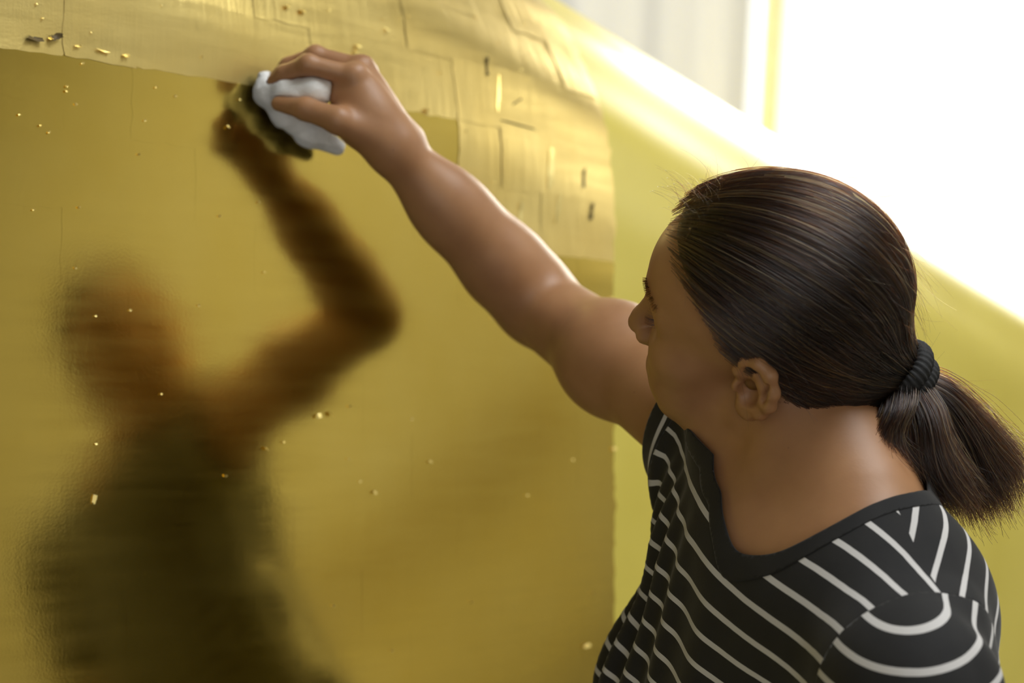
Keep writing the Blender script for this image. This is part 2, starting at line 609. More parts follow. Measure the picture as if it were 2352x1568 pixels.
M_dark = simple('bare_ground_in_tear', (0.10, 0.065, 0.012), 0.6, 200, 0.3, 0.3)
for f in [(75, 90, .014, .004, -.1, .003, .002, M_dark), (125, 85, .010, .006, .5, .003, .002, M_dark), (112, 90, .004, .003, .3, .004, 0, M_flake),
          (285, 129, .006, .003, .2, .003, .001, M_flake), (175, 107, .006, .002, .2, .002, .001, M_flake), (232, 118, .012, .0018, -.15, .002, .001, M_flake),
          (817, 108, .005, .005, .4, .004, .001, M_flake), (812, 120, .004, .003, .1, .003, .001, M_flake),
          (979, 255, .006, .004, -.6, .004, .001, M_flake), (690, 28, .007, .003, 0, .003, .001, M_flake), (655, 17, .006, .003, 0, .003, .001, M_flake),
          (1117, 155, .022, .004, 1.45, -.001, .002, M_dark), (1142, 215, .045, .0030, 1.35, .0013, .000, M_flake),
          (1262, 385, .050, .006, 1.4, .0026, .000, M_flake), (1192, 488, .022, .004, 1.45, .0018, .000, M_flake), (1278, 480, .030, .004, 1.45, .0018, .000, M_flake),
          (1340, 410, .026, .004, 1.4, -.001, .001, M_dark), (1357, 487, .020, .006, 1.4, -.001, .001, M_dark),
          (1190, 288, .060, .0022, -.06, -.001, .000, M_dark), (1185, 235, .020, .002, .5, -.001, 0, M_dark),
          (728, 955, .006, .004, .3, .003, .001, M_flake), (757, 951, .005, .0025, -.8, .004, .001, M_flake), (857, 1130, .004, .003, 0, .003, 0, M_flake),
          (608, 1030, .005, .002, -.5, .003, 0, M_flake), (985, 1060, .003, .003, 0, .003, 0, M_flake),
          (1345, 1482, .012, .0035, .1, .002, 0, M_flake), (1408, 1030, .008, .004, .1, .002, 0, M_flake), (1400, 690, .008, .006, 1.3, .002, 0, M_flake),
          (520, 292, .003, .003, 0, .003, 0, M_flake), (885, 70, .004, .004, 0, .003, 0, M_flake), (213, 1145, .008, .003, 1.3, .002, 0, M_flake)]:
    flake(*f)
for k in range(60):
    flake(random.uniform(10, 1380), random.uniform(10, 560) if k % 3 else random.uniform(560, 1500), .0022, .0016, random.uniform(0, 3), .0012, .0005, M_flake)

# ------------------------------------------------------------------ distance fields
def nrm_(a): return np.sqrt((a * a).sum(-1))


def ell(p, c, r, R=None):
    q = p - np.asarray(c, np.float32)
    if R is not None: q = q @ np.asarray(R, np.float32)
    r = np.asarray(r, np.float32)
    k0 = nrm_(q / r)
    k1 = nrm_(q / (r * r)) + 1e-9
    return k0 * (k0 - 1) / k1


def cone(p, a, b, ra, rb):
    a = np.asarray(a, np.float32); b = np.asarray(b, np.float32)
    ba = b - a
    h = np.clip(((p - a) @ ba) / float(ba @ ba), 0, 1)
    return nrm_(p - a - h[..., None] * ba) - (ra + (rb - ra) * h)


def chain(p, pts, rad, k=0.004):
    d = None
    for i in range(len(pts) - 1):
        e = cone(p, pts[i], pts[i + 1], rad[i], rad[i + 1])
        d = e if d is None else smin(d, e, k)
    return d


def smin(a, b, k):
    h = np.clip(0.5 + 0.5 * (b - a) / k, 0, 1)
    return b + (a - b) * h - k * h * (1 - h)


def smax(a, b, k): return -smin(-a, -b, k)


def extract(fn, lo, hi, vox, B=16):
    """surface of fn(points)=0 as (verts, quads); only blocks near the surface are sampled"""
    lo = np.asarray(lo, float); hi = np.asarray(hi, float)
    nb = np.ceil((hi - lo) / (vox * B)).astype(int)
    idx = np.stack(np.meshgrid(*[np.arange(n) for n in nb], indexing='ij'), -1).reshape(-1, 3)
    cen = lo + (idx + 0.5) * B * vox
    d = fn(cen.astype(np.float32))
    rad = B * vox * 0.87 * 1.25 + 2 * vox
    g = openvdb.FloatGrid(1.0)
    near = np.abs(d) < rad + 0.012
    for i in idx[(~near) & (d < 0)]:
        a = tuple(int(x) for x in i * B)
        g.fill(a, tuple(x + B - 1 for x in a), -1.0, False)
    loc = np.stack(np.meshgrid(*[np.arange(B)] * 3, indexing='ij'), -1).reshape(-1, 3)
    ni = idx[near]
    for s in range(0, len(ni), 64):
        ch = ni[s:s + 64]
        p = (lo + (ch[:, None, :] * B + loc[None]) * vox).astype(np.float32)
        val = fn(p.reshape(-1, 3)).reshape(len(ch), B, B, B)
        for q, i in enumerate(ch):
            g.copyFromArray(np.ascontiguousarray(val[q], dtype=np.float32), ijk=tuple(int(x) for x in i * B))
    v, f = g.convertToQuads(isovalue=0.0)
    return lo + np.asarray(v, float) * vox, np.asarray(f)


def fix_orient(v, f):
    """outward faces in world space (signed volume test)"""
    a, b, c = v[f[:, 0]], v[f[:, 1]], v[f[:, 2]]
    vol = np.einsum('ij,ij->i', a - v.mean(0), np.cross(b - v.mean(0), c - v.mean(0))).sum()
    return f[:, ::-1] if vol < 0 else f


def relax(v, f, it=2, lam=0.5):
    e = np.concatenate([f[:, [0, 1]], f[:, [1, 2]], f[:, [2, 3]], f[:, [3, 0]]])
    e = np.concatenate([e, e[:, ::-1]])
    cnt = np.bincount(e[:, 0], minlength=len(v))[:, None]
    for _ in range(it):
        for l in (lam, -lam * 0.98):
            s = np.zeros_like(v)
            for k in range(3):
                s[:, k] = np.bincount(e[:, 0], weights=v[e[:, 1], k], minlength=len(v))
            v = v + l * (s / np.maximum(cnt, 1) - v)
    return v


def clip_tris(v, t, g, attrs):
    """part of the triangle mesh where g >= 0; attrs is (N,k)"""
    ins = g >= 0
    n_in = ins[t].sum(1)
    keep = t[n_in == 3]
    nv, na, ng = [v], [attrs], [g]
    base = len(v)
    cache, extra, newv, newa = {}, [], [], []

    def cut(i, j):
        k = (min(i, j), max(i, j))
        if k not in cache:
            w = g[i] / (g[i] - g[j])
            newv.append(v[i] + (v[j] - v[i]) * w)
            newa.append(attrs[i] + (attrs[j] - attrs[i]) * w)
            cache[k] = base + len(newv) - 1
        return cache[k]

    for tri in t[(n_in == 1) | (n_in == 2)]:
        poly = []
        for a in range(3):
            i, j = tri[a], tri[(a + 1) % 3]
            if ins[i]: poly.append(i)
            if ins[i] != ins[j]: poly.append(cut(i, j))
        for a in range(1, len(poly) - 1):
            extra.append((poly[0], poly[a], poly[a + 1]))
    v2 = np.concatenate([v] + ([np.array(newv)] if newv else []))
    a2 = np.concatenate([attrs] + ([np.array(newa)] if newa else []))
    t2 = np.concatenate([keep] + ([np.array(extra)] if extra else []))
    used = np.unique(t2)
    mp = -np.ones(len(v2), int); mp[used] = np.arange(len(used))
    return v2[used], mp[t2], a2[used]


# ------------------------------------------------------------------ person: frames
HM = np.array([[-0.94092, -0.33386, -0.05663], [0.18343, -0.64307, 0.74351], [0.28465, -0.68920, -0.66632]])
HT = np.array([0.2094, 0.0099, 1.42])


def head_cam(p): return np.asarray(p) @ HM.T + HT


def cam_head(p): return ((p - HT.astype(np.float32)) @ HM.astype(np.float32))


TS = np.array([0.371, -0.370, -0.851])
LS = ray(2095, 1590, 1.25)          # her left shoulder joint
RS = ray(1618, 968, 1.575)           # her right shoulder joint
TO = (LS + RS) / 2
TS = (LS - RS) / np.linalg.norm(LS - RS)
TH_ = UPV - TS * (UPV @ TS); TH_ /= np.linalg.norm(TH_)
TF = -np.cross(TS, TH_)
TF = TF if TF[0] < 0 else -TF
TM = np.stack([TS, TF, TH_], 1)     # columns: left, forward, up


def torso_cam(p): return np.asarray(p) @ TM.T + TO


def cam_torso(p): return (p - TO.astype(p.dtype)) @ TM.astype(p.dtype)


EL = ray(1235, 700, 1.79)           # right elbow
WR = ray(902, 338, 1.69)            # right wrist


# ------------------------------------------------------------------ head
def ear_sdf(p, sgn):
    c = np.array([-0.011, 0.072 * sgn, 0.004])
    e2 = np.array([-0.20, 0.05 * sgn, 0.97]); e2 /= np.linalg.norm(e2)
    e3 = np.array([0.36, 0.93 * sgn, 0.05]); e3 -= e2 * (e3 @ e2); e3 /= np.linalg.norm(e3)
    e1 = np.cross(e2, e3) * sgn
    if e1[0] < 0: e1 = -e1
    q = (p - c.astype(np.float32)) @ np.stack([e1, e2, e3], 1).astype(np.float32) / np.float32(1.12)   # forward, up, outward
    d = ell(q, (-0.002, 0.002, 0.004), (0.0165, 0.027, 0.0055))
    rim = [(0.010, 0.004, 0.006), (0.013, 0.014, 0.009), (0.010, 0.026, 0.010), (0.000, 0.0325, 0.010), (-0.011, 0.029, 0.010),
           (-0.0175, 0.016, 0.0105), (-0.018, 0.002, 0.010), (-0.013, -0.013, 0.008), (-0.005, -0.023, 0.006)]
    d = smin(d, chain(q, rim, [.0032, .0038, .0040, .0041, .0043, .0044, .0043, .0040, .004], 0.006), 0.004)
    d = smin(d, ell(q, (0.000, -0.0215, 0.005), (0.0085, 0.0085, 0.005)), 0.006)
    ah = [(0.001, 0.020, 0.0065), (-0.008, 0.013, 0.0080), (-0.0115, 0.002, 0.0082), (-0.007, -0.012, 0.007), (0.002, -0.0165, 0.006)]
    d = smin(d, chain(q, ah, [.0022, .0028, .0030, .003, .003], 0.006), 0.004)
    d = smax(d, -ell(q, (0.0010, -0.001, 0.010), (0.0092, 0.0125, 0.0100)), 0.0025)
    d = smax(d, -ell(q, (0.001, 0.0240, 0.012), (0.007, 0.0042, 0.0048)), 0.002)
    d = smax(d, -ell(q, (-0.0135, 0.014, 0.0125), (0.0022, 0.012, 0.0045)), 0.002)
    d = smin(d, ell(q, (0.0115, -0.003, 0.007), (0.004, 0.006, 0.005)), 0.003)
    d = smax(d, -cone(q, (0.006, -0.002, 0.008), (0.002, 0.0, -0.01), 0.004, 0.0035), 0.002)
    return d * 1.12


def head_sdf(p):
    q = cam_head(p)
    a = q.copy(); a[:, 1] = np.abs(a[:, 1])
    d = ell(a, (-0.006, 0, 0.046), (0.094, 0.073, 0.084))
    d = smin(d, ell(a, (0.040, 0, 0.045), (0.052, 0.058, 0.055)), 0.03)
    d = smin(d, ell(a, (0.040, 0, -0.030), (0.050, 0.052, 0.070)), 0.03)
    d = smin(d, cone(a, (0.004, 0.049, -0.045), (0.066, 0.012, -0.090), 0.016, 0.016), 0.025)
    d = smin(d, ell(a, (0.060, 0.043, -0.006), (0.020, 0.020, 0.016)), 0.03)
    d = smin(d, ell(a, (0.060, 0.030, -0.045), (0.026, 0.024, 0.030)), 0.03)
    d = smin(d, ell(a, (0.076, 0, -0.092), (0.014, 0.016, 0.014)), 0.018)
    d = smin(d, ell(a, (0.078, 0, -0.055), (0.019, 0.026, 0.022)), 0.014)
    d = smin(d, cone(a, (0.084, 0.010, 0.035), (0.068, 0.044, 0.034), 0.009, 0.009), 0.016)
    # eye sockets, lids
    d = smax(d, -ell(a, (0.094, 0.031, 0.018), (0.017, 0.017, 0.012)), 0.014)
    lid = ell(a, (0.0715, 0.031, 0.019), (0.0138, 0.0150, 0.0132))
    d = smin(d, lid, 0.004)
    slit = ell(a, (0.0880, 0.032, 0.0165), (0.010, 0.0125, 0.0032))
    d = smax(d, -slit, 0.0015)
    # nose
    d = smin(d, chain(a, [(0.084, 0, 0.030), (0.093, 0, 0.014), (0.1045, 0, -0.010), (0.1075, 0, -0.017)], [.0075, .0078, .0092, .0100]), 0.010)
    d = smin(d, ell(a, (0.097, 0.0125, -0.0215), (0.010, 0.0068, 0.0075)), 0.006)
    d = smin(d, cone(a, (0.104, 0, -0.024), (0.091, 0, -0.031), 0.0048, 0.0055), 0.005)
    d = smax(d, -ell(a, (0.0995, 0.0068, -0.0295), (0.0055, 0.0030, 0.0040)), 0.002)
    # mouth
    d = smin(d, ell(a, (0.0905, 0, -0.0515), (0.0080, 0.021, 0.0058)), 0.006)
    d = smin(d, ell(a, (0.0885, 0, -0.0655), (0.0080, 0.019, 0.0065)), 0.006)
    d = smax(d, -ell(a, (0.0985, 0, -0.0587), (0.0090, 0.0225, 0.0011)), 0.002)
    d = smax(d, -ell(a, (0.0985, 0, -0.0780), (0.010, 0.018, 0.0060)), 0.008)
    # nasolabial and under-eye folds
    d = smax(d, -cone(a, (0.0960, 0.0205, -0.026), (0.0830, 0.0330, -0.056), 0.0016, 0.0014), 0.006)
    return d


NECK_B = torso_cam((0.0, -0.035, 0.045))
NECK_T = head_cam((-0.022, 0, -0.030))


def neck_sdf(p):
    d = cone(p, NECK_T, NECK_B, 0.052, 0.056)
    q = cam_head(p)
    # sternomastoid, from behind her left ear to the pit of the neck; larynx side
    d = smin(d, cone(p, head_cam((-0.030, 0.050, -0.030)), torso_cam((0.015, 0.052, -0.010)), 0.014, 0.010), 0.03)
    d = smin(d, cone(p, head_cam((-0.030, -0.050, -0.030)), torso_cam((-0.015, 0.052, -0.010)), 0.014, 0.010), 0.03)
    d = smin(d, cone(p, head_cam((0.040, 0, -0.075)), torso_cam((0, 0.045, 0.0)), 0.026, 0.022), 0.03)
    return d


def torso_core(p):
    q = cam_torso(p)
    d = ell(q, (0, -0.005, -0.16), (0.148, 0.102, 0.22))
    d = smin(d, cone(q, (-0.145, -0.005, -0.012), (0.155, -0.005, -0.012), 0.050, 0.052), 0.07)
    d = smin(d, cone(q, (0.165, -0.015, 0.000), (0.035, -0.035, 0.055), 0.030, 0.040), 0.05)
    d = smin(d, cone(q, (-0.165, -0.015, 0.010), (-0.035, -0.035, 0.065), 0.030, 0.040), 0.05)
    d = smin(d, ell(q, (0, -0.005, -0.42), (0.150, 0.118, 0.17)), 0.06)
    d = smin(d, ell(q, (0, -0.015, -0.62), (0.178, 0.135, 0.14)), 0.06)
    d = smin(d, ell(q, (0.075, -0.066, -0.075), (0.085, 0.060, 0.12)), 0.05)
    d = smin(d, ell(q, (-0.070, -0.062, -0.075), (0.085, 0.060, 0.12)), 0.05)
    for s in (1, -1):
        d = smin(d, ell(q, (0.075 * s, 0.058, -0.220), (0.066, 0.052, 0.070)), 0.05)
    return d


LE = torso_cam((0.245, -0.03, -0.30))
LW = torso_cam((0.235, 0.09, -0.52))
HND = np.array([0.0, 0.0, 0.0])


def larm_sdf(p):
    d = chain(p, [LS, LE, LE + (LW - LE) * 0.25, LW], [0.052, 0.040, 0.041, 0.026], 0.02)
    dirn = (LW - LE) / np.linalg.norm(LW - LE)
    palm = LW + dirn * 0.085
    d = smin(d, cone(p, LW, palm, 0.026, 0.030), 0.02)
    for i, s in enumerate((-0.030, -0.010, 0.010, 0.028)):
        side = TF * s
        b = palm + side
        L = (0.075, 0.082, 0.078, 0.062)[i]
        d = smin(d, chain(p, [b - dirn * 0.02, b + dirn * L * 0.5 - TS * 0.006, b + dirn * L - TS * 0.022], [0.0095, 0.0085, 0.0070]), 0.006)
    d = smin(d, chain(p, [LW + dirn * 0.025 + TF * 0.02, LW + dirn * 0.06 + TF * 0.045, LW + dirn * 0.095 + TF * 0.05], [0.014, 0.010, 0.008]), 0.008)
    return d


def arm_sdf(p):
    ax_ = (WR - EL) / np.linalg.norm(WR - EL)
    up = np.array([0.75, 0.65, 0]); up -= ax_ * (up @ ax_); up /= np.linalg.norm(up)
    d = chain(p, [RS, RS + (EL - RS) * 0.5, EL], [0.055, 0.046, 0.0400], 0.03)
    d = smin(d, chain(p, [EL, EL + (WR - EL) * 0.25, EL + (WR - EL) * 0.6, WR], [0.0390, 0.0385, 0.0320, 0.0250], 0.02), 0.02)
    # brachioradialis on the upper side, triceps and elbow point below
    d = smin(d, cone(p, EL + (WR - EL) * 0.12 + up * 0.007, EL + (WR - EL) * 0.68 + up * 0.001, 0.0335, 0.0275), 0.03)
    d = smin(d, ell(p, RS + (EL - RS) * 0.50, (0.043, 0.043, 0.043)), 0.04)
    # ulna head at the wrist
    d = smin(d, ell(p, ray(944, 318, 1.70), (0.013, 0.013, 0.013)), 0.012)
    return d


# hand: joints given in picture direction and depth
FING = {
    'index': ([(814, 176, 1.668), (708, 148, 1.664), (652, 168, 1.676), (628, 186, 1.684)], [.0105, .0094, .0080, .0066]),
    'middle': ([(830, 158, 1.684), (724, 128, 1.686), (662, 150, 1.694), (632, 178, 1.698)], [.0108, .0094, .0080, .0066]),
    'ring': ([(840, 166, 1.704), (740, 140, 1.708), (690, 170, 1.712), (672, 200, 1.708)], [.0100, .0088, .0076, .0064]),
    'little': ([(848, 184, 1.720), (768, 168, 1.722), (732, 196, 1.722), (716, 222, 1.716)], [.0090, .0078, .0068, .0058]),
}
THUMB = ([(862, 314, 1.672), (776, 276, 1.652), (702, 250, 1.660), (640, 238, 1.672)], [.0165, .0130, .0108, .0075])


def hand_sdf(p):
    wr = WR
    d = None
    for k, (js, rd) in FING.items():
        mcp = ray(*js[0])
        root = wr + (mcp - wr) * 0.25
        e = cone(p, root, mcp, 0.0150, rd[0] * 1.12)
        d = e if d is None else smin(d, e, 0.014)
    d = smin(d, cone(p, wr, ray(835, 232, 1.690), 0.027, 0.022), 0.02)
    d = smin(d, ell(p, ray(830, 275, 1.675), (0.027, 0.027, 0.021)), 0.02)      # thumb muscle
    d = smin(d, cone(p, ray(862, 300, 1.685), ray(790, 215, 1.680), 0.018, 0.014), 0.014)
    for k, (js, rd) in FING.items():
        pt = [ray(*j) for j in js]
        f = chain(p, pt, rd, 0.004)
        f = smin(f, ell(p, pt[1], (rd[1] * 1.10,) * 3), 0.004)      # knuckle
        f = smin(f, ell(p, pt[0] + UPV * 0.002, (rd[0] * 1.08,) * 3), 0.006)
        d = smin(d, f, 0.0045)
    pt = [ray(*j) for j in THUMB[0]]
    d = smin(d, chain(p, pt, THUMB[1], 0.006), 0.008)
    # extensor tendons over the back of the hand
    for k in ('index', 'middle'):
        m = ray(*FING[k][0][0])
        nn = np.array([0.62, 0.62, -0.30]); nn /= np.linalg.norm(nn)
        d = smin(d, cone(p, m + nn * 0.009, WR + (m - WR) * 0.15 + nn * 0.022, 0.0032, 0.0028), 0.006)
    return d


GROUPS = [(head_cam((0, 0, 0.02)), 0.17, head_sdf, 0.012), ((NECK_T + NECK_B) / 2, 0.22, neck_sdf, 0.022),
          (TO - UPV * 0.3, 0.58, torso_core, 0.03), ((RS + WR) / 2, 0.42, arm_sdf, 0.03),
          (ray(780, 230, 1.71), 0.16, hand_sdf, 0.012), (LE, 0.50, larm_sdf, 0.03),
          (head_cam((-0.012, 0.074, 0.004)), 0.045, lambda p: ear_sdf(cam_head(p), 1), 0.004),
          (head_cam((-0.012, -0.074, 0.004)), 0.045, lambda p: ear_sdf(cam_head(p), -1), 0.004)]


def body_sdf(p):
    out = np.full(len(p), 1.0, np.float32)
    for c, r, fn, k in GROUPS:
        dist = nrm_(p - np.asarray(c, np.float32))
        m = dist < r + 0.06
        far = ~m
        out[far] = np.minimum(out[far], dist[far] - r + 0.02)
        if m.any():
            d = fn(p[m]).astype(np.float32)
            out[m] = np.where(out[m] > 0.3, np.minimum(d, out[m]), smin(out[m], d, k))
    return out


allp = np.array([ray(560, 60, 1.8), head_cam((0.14, 0, 0.15)), head_cam((-0.14, 0, 0)), LS, LW - UPV * 0.22, torso_cam((0.3, 0.2, -0.78)), torso_cam((-0.3, -0.2, -0.78)),
                 torso_cam((0.3, -0.2, -0.78)), torso_cam((-0.3, 0.2, -0.5)), EL, LE])
lo, hi = allp.min(0) - 0.06, allp.max(0) + 0.06
bv_, bf_ = extract(body_sdf, lo, hi, 0.0021)
bv_ = relax(bv_, bf_, 1, 0.4)

person = bpy.data.objects.new('person', None)
C.objects.link(person)
foot = to_world(TO); person.location = (foot[0], foot[1], 0)
tag(person, 'woman in a black striped T-shirt reaching up to wipe the gold leaf, dark ponytail', 'person')
bpy.context.view_layer.update()
PINV = Matrix.Translation(-Vector(person.location))


def adopt(o, parent=person):
    o.parent = parent
    if parent is person:
        o.matrix_parent_inverse = PINV
    return o


def wmesh(name, v, f, mat, parent=person, attrs=None, smooth=True):
    w = to_world(v)
    o = mesh_np(name, w, f, mat, None, smooth, attrs)
    # sub-parts hang on a part whose own transform is the person's
    o.parent = parent
    o.matrix_parent_inverse = PINV if parent is person else Matrix.Identity(4)
    return o


bf_ = bf_ if np.sign(1) else bf_
bw = to_world(bv_)
bfo = fix_orient(bw, bf_)
body = wmesh('body', bv_, bfo, M_skin)

# eyes
for s in (1, -1):
    bm = bmesh.new()
    bmesh.ops.create_uvsphere(bm, u_segments=24, v_segments=16, radius=0.0122)
    me = bpy.data.meshes.new('eye')
    bm.to_mesh(me); bm.free()
    me.polygons.foreach_set('use_smooth', np.ones(len(me.polygons), dtype=bool))
    me.materials.append(M_eye); me.materials.append(M_iris)
    gaze = np.array([0.93, -0.28, 0.2]); gaze /= np.linalg.norm(gaze)
    vv = np.array([v.co for v in me.vertices])
    me.transform(Matrix.Identity(4))
    for f in me.polygons:
        c = np.array(f.center) / 0.0122
        if c @ gaze > 0.88: f.material_index = 1
    w = to_world(head_cam(vv + np.array([0.0715, 0.031 * s, 0.019])))
    me.vertices.foreach_set('co', w.astype(np.float32).ravel())
    me.flip_normals()
    me.update()
    o = bpy.data.objects.new('eye', me)
    C.objects.link(o)
    adopt(o)

# ------------------------------------------------------------------ T-shirt
SEAM_L = np.array([0.148, -0.035])    # lateral place of the shoulder seams


def shirt_sdf(p):
    q = cam_torso(p)
    d = smin(torso_core(p), neck_sdf(p) + 0.002, 0.02) - 0.008
    # hanging front: cloth falls from the bust instead of following the waist
    d = smin(d, ell(q, (0.0, 0.004, -0.38), (0.148, 0.110, 0.32)), 0.06)
    la = (LE - LS)
    d = smin(d, cone(p, LS + UPV * 0.002, LS + la * 0.62, 0.060, 0.070), 0.035)
    ra = (EL - RS)
    d = smin(d, cone(p, RS, RS + ra * 0.36, 0.064, 0.066), 0.04)
    return d


sv, sf = extract(shirt_sdf, lo - 0.03, hi + 0.03, 0.0036)
sv = relax(sv, sf, 3, 0.5)
q = (sv - TO) @ TM
s_, t_, h_ = q[:, 0], q[:, 1], q[:, 2]
# stripe coordinate on the trunk: length along the cloth in the fore-and-aft plane, zero at mid chest
NSB, NAB = 44, 120
sb = np.linspace(-0.26, 0.26, NSB); ab = np.linspace(-np.pi, np.pi, NAB)
ct, ch = -0.02, -0.12
av = np.arctan2(t_ - ct, h_ - ch); rv_ = np.hypot(t_ - ct, h_ - ch)
bi = np.clip(((s_ + 0.26) / 0.52 * (NSB - 1)).round().astype(int), 0, NSB - 1)
ai = np.clip(((av + np.pi) / (2 * np.pi) * (NAB - 1)).round().astype(int), 0, NAB - 1)
inside = np.abs(s_) < 0.19
key = (bi * NAB + ai)[inside]
cnt_ = np.bincount(key, minlength=NSB * NAB).reshape(NSB, NAB)
rm = np.bincount(key, weights=rv_[inside], minlength=NSB * NAB).reshape(NSB, NAB) / np.maximum(cnt_, 1)
for b in range(NSB):
    g = cnt_[b] > 0
    if g.sum() > 8:
        rm[b] = np.interp(ab, ab[g], rm[b][g])
    elif b: rm[b] = rm[b - 1]
for b in range(NSB - 2, -1, -1):
    if rm[b].max() < 0.02: rm[b] = rm[b + 1]
ker = np.ones(5) / 5
for _ in range(3):
    rm = np.apply_along_axis(lambda x: np.convolve(np.pad(x, 2, mode='edge'), ker, 'valid'), 0, rm)
    rm = np.apply_along_axis(lambda x: np.convolve(np.pad(x, 2, mode='edge'), ker, 'valid'), 1, rm)
px_, py_ = rm * np.sin(ab), rm * np.cos(ab)
seg = np.hypot(np.diff(px_, axis=1), np.diff(py_, axis=1))
Lc = np.concatenate([np.zeros((NSB, 1)), np.cumsum(seg, 1)], 1)
zf = np.array([np.interp(np.pi * 0.56, ab, Lc[b]) for b in range(NSB)])
zb = np.array([np.interp(-np.pi * 0.56, ab, Lc[b]) for b in range(NSB)])
fb = np.clip((s_ + 0.26) / 0.52 * (NSB - 1), 0, NSB - 1.001); b0 = fb.astype(int); fb = fb - b0
fa = np.clip((av + np.pi) / (2 * np.pi) * (NAB - 1), 0, NAB - 1.001); a0 = fa.astype(int); fa = fa - a0
bil = lambda M: (M[b0, a0] * (1 - fb) + M[b0 + 1, a0] * fb) * (1 - fa) + (M[b0, a0 + 1] * (1 - fb) + M[b0 + 1, a0 + 1] * fb) * fa
stripe_f = bil(Lc - zf[:, None]) + 1.0
stripe_b = bil(zb[:, None] - Lc) + 1.0
# the seam along the top of the shoulder parts the front cloth from the back
seam_t = -0.030
stripe = np.where(t_ > seam_t, stripe_f, stripe_b)
# sleeve coordinate
la = (LE - LS) / np.linalg.norm(LE - LS)
ra = (EL - RS) / np.linalg.norm(EL - RS)
slL = (sv - LS) @ la
slR = (sv - RS) @ ra

# normals for displacement
tri = np.concatenate([sf[:, [0, 1, 2]], sf[:, [0, 2, 3]]])
fn_ = np.cross(sv[tri[:, 1]] - sv[tri[:, 0]], sv[tri[:, 2]] - sv[tri[:, 0]])
vn = np.zeros_like(sv)
for k in range(3):
    for a in range(3):
        vn[:, k] += np.bincount(tri[:, a], weights=fn_[:, k], minlength=len(sv))
vn /= np.linalg.norm(vn, axis=1, keepdims=True) + 1e-12
if ((sv - sv.mean(0)) * vn).sum() < 0: vn = -vn


def gauss(x, w): return np.exp(-(x / w) ** 2)


def nz(p, sc, seed=0.0):
    return np.array([noise.noise(Vector((a * sc + seed, b * sc, c * sc))) for a, b, c in p])


# folds: drawn from the raised right shoulder down the chest, and soft drape over the left sleeve
wob = nz(q * np.array([1, 1, 0.35]), 9)
fold = np.zeros(len(sv))
frontw = np.clip((t_ + 0.0) / 0.05, 0, 1)
for x0, amp, wd, sl in ((-0.150, .007, .011, .10), (-0.118, .008, .010, .14), (-0.088, .009, .010, .20), (-0.055, .007, .012, .26), (-0.018, .005, .014, .30), (0.03, .003, .02, .3)):
    xc = x0 + sl * (-h_ - 0.05) * 0.35 + 0.010 * wob
    fold += 1.4 * amp * gauss(s_ - xc, wd * 0.85) * np.clip((-h_ + 0.03) / 0.08, 0, 1)
fold *= frontw
fold += 0.004 * wob * np.clip(-h_ / 0.1, 0, 1)
# sleeve creases
sw = np.clip((s_ - 0.12) / 0.03, 0, 1)
wl = nz(q, 22, 3.0)
fold += sw * (0.006 * gauss(slL - 0.075 - 0.25 * t_, 0.012) + 0.006 * gauss(slL - 0.125 + 0.2 * t_, 0.012) + 0.003 * wl - 0.004 * gauss(slL - 0.10, 0.012))
bk = np.clip((-t_ - 0.02) / 0.04, 0, 1)
fold += bk * 0.005 * np.sin((s_ * 0.8 + h_ * 0.6) * 70 + 4 * wob) * np.clip((s_ - 0.02) / 0.05, 0, 1)
sv = sv + vn * fold[:, None]

NC = np.array([-0.010, -0.005])
NL = np.array([(-.125, .020), (-.105, .046), (-.060, .053), (-.018, .063), (.009, .070), (.030, .071), (.045, .066), (.058, .058), (.068, .049), (.075, .036), (.080, .021), (.082, .005),
               (.081, -.013), (.080, -.031), (.078, -.048), (.064, -.075), (.020, -.090), (-.060, -.088), (-.110, -.055), (-.128, -.015)])
na = np.arctan2(NL[:, 1] - NC[1], NL[:, 0] - NC[0]); nr = np.hypot(NL[:, 1] - NC[1], NL[:, 0] - NC[0])
o_ = np.argsort(na); na, nr = na[o_], nr[o_]
gth = np.linspace(-np.pi, np.pi, 181)
grd = np.interp(gth, na, nr, period=2 * np.pi)
for _ in range(6): grd = (np.roll(grd[:-1], 1) + 2 * grd[:-1] + np.roll(grd[:-1], -1)) / 4; grd = np.append(grd, grd[0])
pth = np.arctan2(t_ - NC[1], s_ - NC[0])
neck_f = np.hypot(t_ - NC[1], s_ - NC[0]) / np.interp(pth, gth, grd) - 1
neck_f = np.where(h_ < -0.20, 1.0, neck_f) * 0.085
lim = 0.060 + 0.052 * np.clip((0.030 - t_) / 0.055, 0, 1) + np.clip((s_ - 0.005) / 0.03, 0, 1) + np.clip((-s_ - 0.10) / 0.02, 0, 1)
neck_f = np.minimum(neck_f, (lim - h_) * 0.7)
A = np.stack([stripe_f, neck_f, s_, slL, slR, h_, t_, stripe_b], 1)


def seam_L(a): return a[:, 3] - (0.010 + 0.30 * np.maximum(-a[:, 6], -0.02) * 0.0) + 0.9 * (a[:, 2] - 0.178) * 0.6


def largest(v, t, a):
    lab = np.arange(len(v))
    e = np.concatenate([t[:, [0, 1]], t[:, [1, 2]], t[:, [2, 0]]])
    while True:
        n = lab.copy()
        np.minimum.at(n, e[:, 0], lab[e[:, 1]]); np.minimum.at(n, e[:, 1], lab[e[:, 0]])
        n = n[n]; n = n[n]
        if (n == lab).all(): break
        lab = n
    best = np.bincount(lab).argmax()
    t = t[lab[t[:, 0]] == best]
    used = np.unique(t); mp = -np.ones(len(v), int); mp[used] = np.arange(len(used))
    return v[used], mp[t], a[used]


